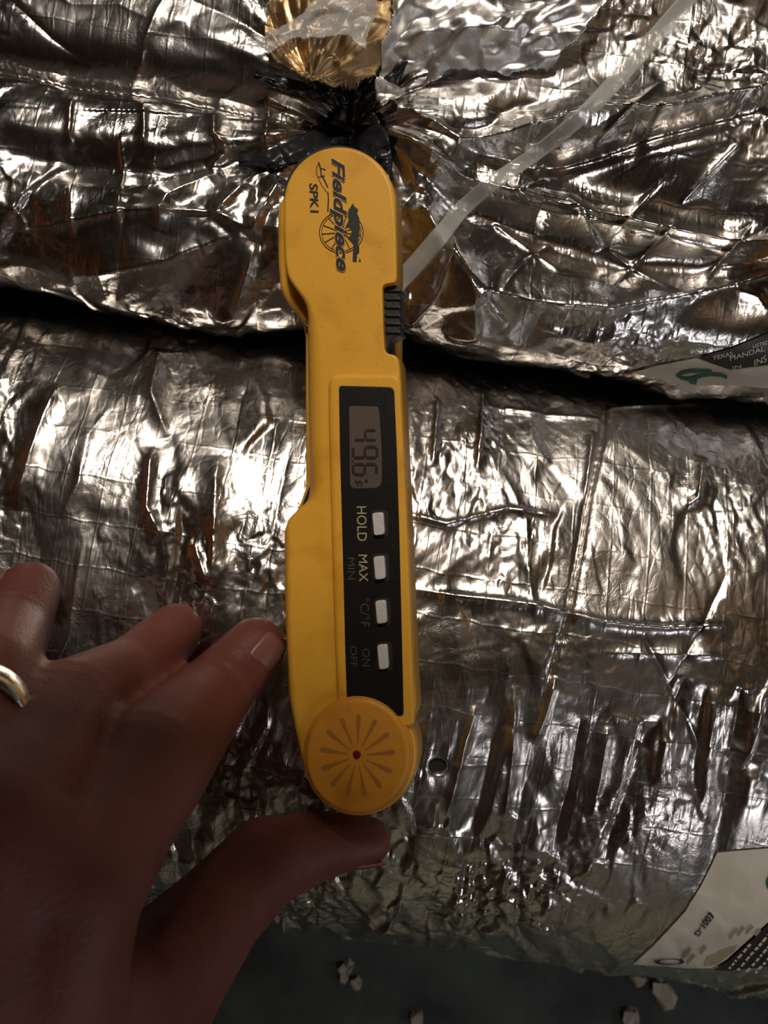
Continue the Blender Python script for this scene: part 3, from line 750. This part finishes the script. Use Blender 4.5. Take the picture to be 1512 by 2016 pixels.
thumb = [J(722, 1655, .2370, .0066), J(640, 1662, .2340, .0086), J(520, 1695, .2230, .0110), J(430, 1790, .2080, .0112), J(335, 1905, .193, .0135), J(180, 2120, .172, .0175), J(0, 2420, .160, .0210)]
wr = J(-150, 2560, .150, .0235)
chains = [index, middle, ringf, little, thumb,
          [index[-1], J(20, 2150, .152, .0175), wr], [middle[-1], J(-110, 2080, .146, .0180), wr], [ringf[-1], J(-190, 2030, .148, .0180), wr], [little[-1], J(-290, 2000, .154, .0165), wr],
          [index[-1], middle[-1]], [middle[-1], ringf[-1]], [ringf[-1], little[-1]],
          [J(230, 1990, .175, .0130), J(40, 2000, .158, .0160), J(-110, 2080, .150, .0170)], [thumb[-2], J(-60, 2200, .155, .019)],
          [wr, J(-420, 3300, .150, .0290), J(-900, 4800, .150, .0400)]]
V = []; F = []
for c in chains:
    v, f = capsule_chain(c); b = len(V); V += v; F += [tuple(b + i for i in q) for q in f]
tmp = from_pd('hand_tmp', V, F, M_skin)
md = tmp.modifiers.new('r', 'REMESH'); md.mode = 'VOXEL'; md.voxel_size = .0013; md.use_smooth_shade = True
md = tmp.modifiers.new('s', 'SMOOTH'); md.factor = .5; md.iterations = 9
dg = bpy.context.evaluated_depsgraph_get(); dg.update()
me = bpy.data.meshes.new_from_object(tmp.evaluated_get(dg)); bpy.data.objects.remove(tmp)
# creases over the knuckles, tendons
co = np.empty(len(me.vertices) * 3, np.float32); me.vertices.foreach_get('co', co); co = co.reshape(-1, 3).astype(float)
no = np.empty(len(me.vertices) * 3, np.float32); me.vertices.foreach_get('normal', no); no = no.reshape(-1, 3).astype(float)
disp = .00035 * perlin(co[:, 0] * 60, co[:, 1] * 60, 300)
for ch in (index, middle, ringf, little, thumb):
    for j in ((1, 2) if ch is not thumb else (2,)):
        c = np.array(ch[j][0]); d = np.array((ch[j - 1][0] - ch[j + 1][0]).normalized()); r_ = ch[j][1]
        rel = co - c; t = rel @ d; dist = np.linalg.norm(rel, axis=1)
        wgt = np.exp(-(dist / (r_ * 1.35)) ** 4) * np.clip(no[:, 2], 0, 1)
        disp += wgt * (.00055 * np.sin(t / .00075) * np.exp(-(t / .0035) ** 2) + .0007 * np.exp(-(t / .004) ** 2))
co += no * disp[:, None]
me.vertices.foreach_set('co', co.astype(np.float32).reshape(-1)); me.update()
me.name = 'person'; me.materials.clear()
hand = link('person', me, M_skin)
tag(hand, 'bare left hand in shadow, index finger and thumb holding the yellow thermometer', 'person')
def nail(tip, prev, side, size, name='fingernail'):
    a, ra = tip; b, rb = prev; d = (a - b).normalized(); n = (side - d * side.dot(d)).normalized(); x = d.cross(n)
    V = []; F = []; nx, ny = 9, 11
    for j in range(ny):
        for i in range(nx):
            s = -1 + 2 * i / (nx - 1); t = j / (ny - 1)
            w_ = size * .52 * math.sqrt(max(1e-4, 1 - (abs(2 * t - 1)) ** 5 * .55))
            ang = s * w_ / (ra * 1.0)
            c = a + d * ((t - .62) * size * 1.1)
            rr = ra * (1.02 - .14 * max(0, t - .55) ** 1.5 * 2)
            V.append(tuple(c + (n * math.cos(ang) + x * math.sin(ang)) * rr))
    for j in range(ny - 1):
        for i in range(nx - 1): k = j * nx + i; F.append((k, k + 1, k + nx + 1, k + nx))
    o = from_pd(name, V, F, M_nail, hand, True, True)
    m_ = o.modifiers.new('t', 'SOLIDIFY'); m_.thickness = .0006; m_.offset = 0
    return o
nail(index[0], index[1], Vector((.95, .55, .15)), .0085)
nail(middle[0], middle[1], Vector((.6, .3, -1)), .0085)
nail(ringf[0], ringf[1], Vector((-.5, .5, -.7)), .0085)
nail(thumb[0], thumb[1], Vector((.0, -.95, .05)), .0105)
# ring on the ring finger
c0 = ringf[2][0].lerp(ringf[3][0], .68); dr = (ringf[2][0] - ringf[3][0]).normalized(); q = dr.to_track_quat('Z', 'Y')
V = []; F = []; n = 64; prof = [(-.0034, .0106), (-.0028, .01125), (0, .0115), (.0028, .01125), (.0034, .0106), (.0028, .0102), (0, .0101), (-.0028, .0102)]
for i in range(n):
    a = 2 * math.pi * i / n
    for z, r_ in prof: V.append(tuple(q @ Vector((r_ * math.cos(a), r_ * math.sin(a), z))))
for i in range(n):
    for j in range(8):
        F.append((i * 8 + j, i * 8 + (j + 1) % 8, ((i + 1) % n) * 8 + (j + 1) % 8, ((i + 1) % n) * 8 + j))
ro = from_pd('finger_ring', V, F, M_ring); ro.location = c0
tag(ro, 'polished silver ring worn on the finger at the left edge', 'ring')

# ================================================================== labels on the ducts
white = [(1412, 1677), (1460, 1672), (1512, 1668), (1560, 1668), (1560, 1790), (1512, 1812), (1470, 1850), (1430, 1886), (1400, 1903), (1350, 1903), (1300, 1899), (1246, 1896), (1290, 1855), (1350, 1790), (1380, 1740)]
lab = lay('sticker', [white], M_label, lower, .0005, 9)
lab['label'] = 'white printed sticker'
lay('sticker_print_block', [[(1512, 1814), (1560, 1790), (1560, 1880), (1512, 1898), (1440, 1906), (1402, 1905), (1434, 1887), (1474, 1851)]], M_lblk, lab, .0008, 9)
lay('green_print', [[(1512 + 3 + 9 * math.cos(a * .5), 1733 + 15 * math.sin(a * .5)) for a in range(12)]], M_lgrn, lab, .0008, 5)
def lay_text(name, body, q, m, parent, off, offset=0, shear=0):
    V, F = text_polys(body, shear, offset); x0, y0, x1, y1 = text_box(V); a, b, c, d = [Vector(p) for p in q]
    out = []; Vn = []
    for x, y in V:
        s = (x - x0) / (x1 - x0); t = (y - y0) / (y1 - y0)
        p = a * (1 - s) * (1 - t) + b * s * (1 - t) + c * s * t + d * (1 - s) * t
        h = hit(p.x, p.y)
        if h is None: h = (at(p.x, p.y, .05), Vector((0, 0, 1)))
        nn = h[1] if h[1].z > 0 else -h[1]
        Vn.append(tuple(h[0] + nn * off))
    return from_pd(name, Vn, F, m, parent, False, True)
lay_text('sticker_lettering', 'D-1003', [(1364, 1833), (1394, 1789), (1405, 1800), (1376, 1838)], M_lblk, lab, .0009, .02)
dash = []
for (x, y, l) in ((1432, 1838, 24), (1448, 1832, 20), (1466, 1828, 18), (1482, 1834, 16), (1338, 1880, 30), (1350, 1888, 22), (1376, 1866, 16), (1344, 1874, 18)):
    dx, dy = l * .62, -l * .72
    dash.append([(x, y), (x + dx, y + dy), (x + dx + 5, y + dy + 4), (x + 5, y + 4)])
lay('small_print', dash, M_lgry, lab, .0009, 8)
lay('stain', [[(1392, 1880), (1420, 1866), (1452, 1856), (1440, 1872), (1410, 1892), (1385, 1897)]], M_stain, lab, .0007, 6)
ov = [(1311 + 30 * math.cos(R(a)), 1903 - 4 + 6 * math.sin(R(a))) for a in range(0, 360, 12)]; 
def ringpoly(cx, cy, rx, ry, k):
    out = []
    for a in range(0, 360, 15):
        p = lambda s, aa: (cx + rx * s * math.cos(R(aa)), cy + ry * s * math.sin(R(aa)))
        out.append([p(1, a), p(1, a + 15), p(k, a + 15), p(k, a)])
    return out
lay('round_stamp', ringpoly(1318, 1888, 30, 6, .72), M_lblk, lab, .0009, 8)
rows = []
rg = random.Random(4)
for k in range(4):
    t = 0
    while t < 110:
        l = rg.uniform(4, 12); x = 1432 + k * 17 + t * .62; y = 1899 - t * .72 + k * 3
        if y > 1822 + (1512 - x) * .95 - 8 and x < 1512: rows.append([(x, y), (x + l * .62, y - l * .72), (x + l * .62 + 4, y - l * .72 + 3), (x + 4, y + 3)])
        t += l + rg.uniform(3, 6)
if rows: lay('small_white_print', rows, M_label, lab, .0011, 8)
# label on the upper duct
lab2 = lay('sticker', [[(1241, 731), (1300, 716), (1371, 703), (1438, 726), (1512, 716), (1560, 706), (1560, 764), (1512, 762), (1440, 756), (1380, 756), (1316, 752), (1306, 745)]], M_label, upper, .0005, 9)
lab2['label'] = 'white sticker with green letter'
lay('sticker_print_block', [[(1374, 702), (1440, 684), (1512, 655), (1560, 640), (1560, 704), (1512, 716), (1438, 725)]], M_lblk, lab2, .0006, 9)
gpolys = []
for pts_, wd_ in (([(1401, 727), (1385, 726.5), (1362, 726), (1342, 730), (1333, 735), (1342, 740), (1356, 742), (1368, 740), (1382, 735), (1400, 733), (1418, 734), (1431, 739)], 6.5), ([(1366, 740), (1363, 751)], 15)):
    v_, f_ = stroke(pts_, wd_); gpolys += [[v_[k] for k in f] for f in f_]
lay('green_letter', gpolys, M_lgrn, lab2, .0009, 6)
for body, q_ in (('TEXAS', [(1402, 706), (1442, 697), (1440, 689), (1402, 699)]), ('MANDAL', [(1436, 707), (1504, 688), (1503, 679), (1435, 698)]), ('LISTED', [(1480, 683), (1512, 675), (1512, 668), (1480, 676)]), ('INS', [(1484, 717), (1508, 708), (1507, 696), (1483, 705)]), ('IN', [(1441, 723), (1458, 720), (1457, 714), (1441, 717)])):
    lay_text('small_lettering', body, q_, M_label, lab2, .0010)

# ================================================================== loose pieces at the top
def sheet(name, outline, m, lift, seed, slope=.3, thick=.0004, scale=.009, step=2.6, ramp=None, parent=None, folds=None):
    """crumpled sheet lying over the ducts: outline, own relief, own thickness"""
    xs = [p[0] for p in outline]; ys = [p[1] for p in outline]
    nx = int((max(xs) - min(xs)) / step) + 1; ny = int((max(ys) - min(ys)) / step) + 1
    gx = np.linspace(min(xs), max(xs), nx); gy = np.linspace(min(ys), max(ys), ny); GX, GY = np.meshgrid(gx, gy)
    inside = np.zeros_like(GX, bool); n = len(outline)
    JX = GX + 5 * perlin(GX / 23, GY / 23, seed + 5); JY = GY + 5 * perlin(GX / 23 + 9, GY / 23, seed + 6)
    for i in range(n):
        (xa, ya), (xb, yb) = outline[i], outline[(i + 1) % n]
        if ya == yb: continue
        c = ((ya > JY) != (yb > JY)) & (JX < (xb - xa) * (JY - ya) / (yb - ya) + xa); inside ^= c
    zf = .112 + lift(GX, GY)
    T = HC - zf; X = (GX - 756) / FPX * T; Y = -(GY - 1008) / FPX * T
    h = facets(X, Y, scale, slope, seed, 11, R(30), .6) + facets(X, Y, scale * .45, slope * .9, seed + 20, 11, 0, .8)
    if folds is not None: h = h + folds(GX, GY)
    P = np.stack([X, Y, zf + h], -1)
    fm = inside[:-1, :-1] & inside[1:, 1:] & inside[:-1, 1:] & inside[1:, :-1]
    o, _ = grid_mesh(name, P, m, parent, False, fm)
    bm = bmesh.new(); bm.from_mesh(o.data); bmesh.ops.delete(bm, geom=[v for v in bm.verts if not v.link_faces], context='VERTS'); bm.to_mesh(o.data); bm.free()
    md = o.modifiers.new('t', 'SOLIDIFY'); md.thickness = thick; md.offset = 0
    return o
def gold_refl_folds(GX, GY):
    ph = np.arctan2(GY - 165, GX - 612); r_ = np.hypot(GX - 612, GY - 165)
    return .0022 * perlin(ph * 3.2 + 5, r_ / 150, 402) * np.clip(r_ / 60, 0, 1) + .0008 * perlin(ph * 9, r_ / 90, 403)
g = sheet('gold_reflection_sheet', [(545, -90), (800, -90), (770, 60), (755, 110), (740, 150), (690, 160), (650, 165), (600, 160), (560, 135), (530, 110), (518, 75), (525, 20)], M_gold_refl, lambda a, b: .006 + .006 * np.exp(-((a - 640) / 110) ** 2 - ((b - 40) / 90) ** 2), 401, .22, scale=.016, folds=gold_refl_folds)
tag(g, 'crumpled foil with a warm reflection painted in as gold, above the yellow head', 'film')
def flap_folds(GX, GY): return .0020 * perlin(GX / 90 + GY / 60, GY / 70, 412) + .0005 * perlin(GX / 30, GY / 22, 413)
fl = sheet('foil_flap', [(762, -90), (1240, -90), (1195, 0), (1165, 45), (1110, 105), (1076, 143), (1050, 138), (1000, 152), (960, 138), (890, 140), (840, 165), (790, 200), (745, 215), (735, 170), (752, 90), (772, 30)], M_flap, lambda a, b: .012 - .010 * np.clip((b - 60) / 130, 0, 1) , 411, .15, scale=.020, folds=flap_folds)
tag(fl, 'bright silver crinkled foil flap at the top, right of the foil with the painted warm reflection', 'foil')
tf = sheet('torn_film', [(447, 93), (500, 80), (560, 45), (600, 25), (640, -60), (745, -60), (742, 20), (720, 95), (704, 93), (690, 70), (640, 78), (590, 75), (545, 100), (500, 104)], M_film, lambda a, b: .020 + 0 * a, 421, .10, .00015)
tag(tf, 'torn strip of cloudy clear film lying across the foil with the painted warm reflection', 'film')

# black strips added for the dark reflections in the pinched foil's folds
def ribbon(name, line, widths, m, parent, off, thick, wav=.0, seed=0, floaty=False):
    """line of picture points resting on the foil, widths in pixels"""
    pts = []
    for (x, y) in line:
        h = hit(x, y); p = h[0] if h else at(x, y, .11); pts.append((x, y, HC - p.z))
    # resample
    n = 60; tt = np.linspace(0, len(line) - 1, n); k = np.arange(len(line))
    xs = np.interp(tt, k, [p[0] for p in pts]); ys = np.interp(tt, k, [p[1] for p in pts]); ws = np.interp(tt, k, widths)
    for _ in range(3):
        xs[1:-1] = (xs[:-2] + 2 * xs[1:-1] + xs[2:]) / 4; ys[1:-1] = (ys[:-2] + 2 * ys[1:-1] + ys[2:]) / 4; ws[1:-1] = (ws[:-2] + 2 * ws[1:-1] + ws[2:]) / 4
    zs = []; nw = 9; P = np.zeros((n, nw, 3))
    for i in range(n):
        dx = xs[min(i + 1, n - 1)] - xs[max(i - 1, 0)]; dy = ys[min(i + 1, n - 1)] - ys[max(i - 1, 0)]; l = math.hypot(dx, dy); nx_, ny_ = -dy / l, dx / l
        for j in range(nw):
            s = (j / (nw - 1) - .5) * ws[i]; x = xs[i] + nx_ * s; y = ys[i] + ny_ * s; h = hit(x, y)
            z = (h[0].z if h else .11); P[i, j] = (x, y, z)
    Z = P[:, :, 2].copy()
    for _ in range(14 if floaty else 4):
        Zp = np.pad(Z, 1, 'edge'); Zs = (Zp[:-2, 1:-1] + Zp[2:, 1:-1] + Zp[1:-1, :-2] + Zp[1:-1, 2:] + 2 * Z) / 6
        Z = np.maximum(Zs, P[:, :, 2]) if floaty else Zs
    Z = np.maximum(Z, P[:, :, 2] - .0002) + off
    if wav:
        ii, jj = np.meshgrid(np.arange(n), np.arange(nw), indexing='ij'); Z += wav * (np.abs(perlin(ii / 9.0, jj / 3.0, seed)) * 2) + wav * .6 * np.cos((jj / (nw - 1) - .5) * 3)
    T = HC - Z; W = np.stack([(P[:, :, 0] - 756) / FPX * T, -(P[:, :, 1] - 1008) / FPX * T, Z], -1)
    o, _ = grid_mesh(name, W, m, parent)
    md = o.modifiers.new('t', 'SOLIDIFY'); md.thickness = thick; md.offset = 0
    return o
dark_refl = empty('dark_reflection', tuple(at(690, 225, .10)))
tag(dark_refl, 'black strips standing in for dark reflections in the pinched foil just above the thermometer head', 'dark_refl')
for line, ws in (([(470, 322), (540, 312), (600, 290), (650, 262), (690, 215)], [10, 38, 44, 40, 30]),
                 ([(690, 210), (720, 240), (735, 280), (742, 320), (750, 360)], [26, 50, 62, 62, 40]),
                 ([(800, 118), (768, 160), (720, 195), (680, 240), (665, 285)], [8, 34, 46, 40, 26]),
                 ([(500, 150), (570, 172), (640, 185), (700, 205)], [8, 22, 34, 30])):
    o = ribbon('dark_reflection_strip', line, ws, M_dark_refl, None, .0012, .0004, .0010, 7)
    o.parent = dark_refl; o.matrix_parent_inverse = parent_matrix(dark_refl).inverted()
# clear strap across the folds
st_ = ribbon('clear_strap', [(1400, -60), (1345, 10), (1248, 120), (1155, 222), (1060, 300), (965, 362), (905, 415), (862, 470), (810, 530), (780, 562)], [34, 34, 34, 32, 28, 30, 32, 36, 36, 34], M_strap, None, .0026, .0004, 0, 0, True)
tag(st_, 'cloudy clear plastic strap running diagonally over the foil folds', 'strap')

# ================================================================== debris on the floor
def chip(px, py, s, label, seed, hgt=.0025):
    rg = random.Random(seed); c = at(px, py, .0); V = []; F = []; n = 9
    for lvl, k in ((0, 1.0), (hgt, .8)):
        for i in range(n):
            a = 2 * math.pi * i / n; r_ = s * k * rg.uniform(.6, 1.25); V.append((r_ * math.cos(a), r_ * 1.5 * math.sin(a), lvl * rg.uniform(.7, 1.2) if lvl else 0))
    for i in range(n): F.append((i, (i + 1) % n, n + (i + 1) % n, n + i))
    F.append(tuple(range(n))[::-1]); F.append(tuple(range(n, 2 * n)))
    o = from_pd('paint_chip', V, F, M_chip, None, False); o.location = c; o.rotation_euler = (0, 0, rg.uniform(-.5, .9))
    tag(o, label, 'debris', 'pale chips on the dark floor')
for a in ((680, 1912, .0034, 'pale tan chip on the dark floor nearest the thumb', 1), (700, 1935, .0022, 'small pale chip touching the tan chip by the thumb', 2), (822, 2004, .0030, 'pale chip cut by the bottom edge, right of the thumb', 3),
          (1305, 1950, .0050, 'largest pale chip on the floor below the round stamp', 4), (1256, 1926, .0026, 'pale chip on the floor against the sticker corner', 5), (1238, 2006, .0040, 'pale chip at the bottom edge below the sticker', 6), (1462, 1944, .0016, 'tiny grey chip near the lower right corner', 7)):
    chip(*a)

# ================================================================== unseen phone behind the lens, sized and placed to shade the hand
ph = shellmesh('unseen_shading_phone', None, 0, .008, 0, M_unseen_phone, None, inset=.002, depth=.002, step=.004, smooth=2,
               pts=[Vector((-.066, -.024, 0)), Vector((.022, -.024, 0)), Vector((.022, .146, 0)), Vector((-.066, .146, 0))])
ph.location = (0, 0, HC + .004)
tag(ph, 'unseen black smartphone above the ducts, set to shade the hand', 'phone')
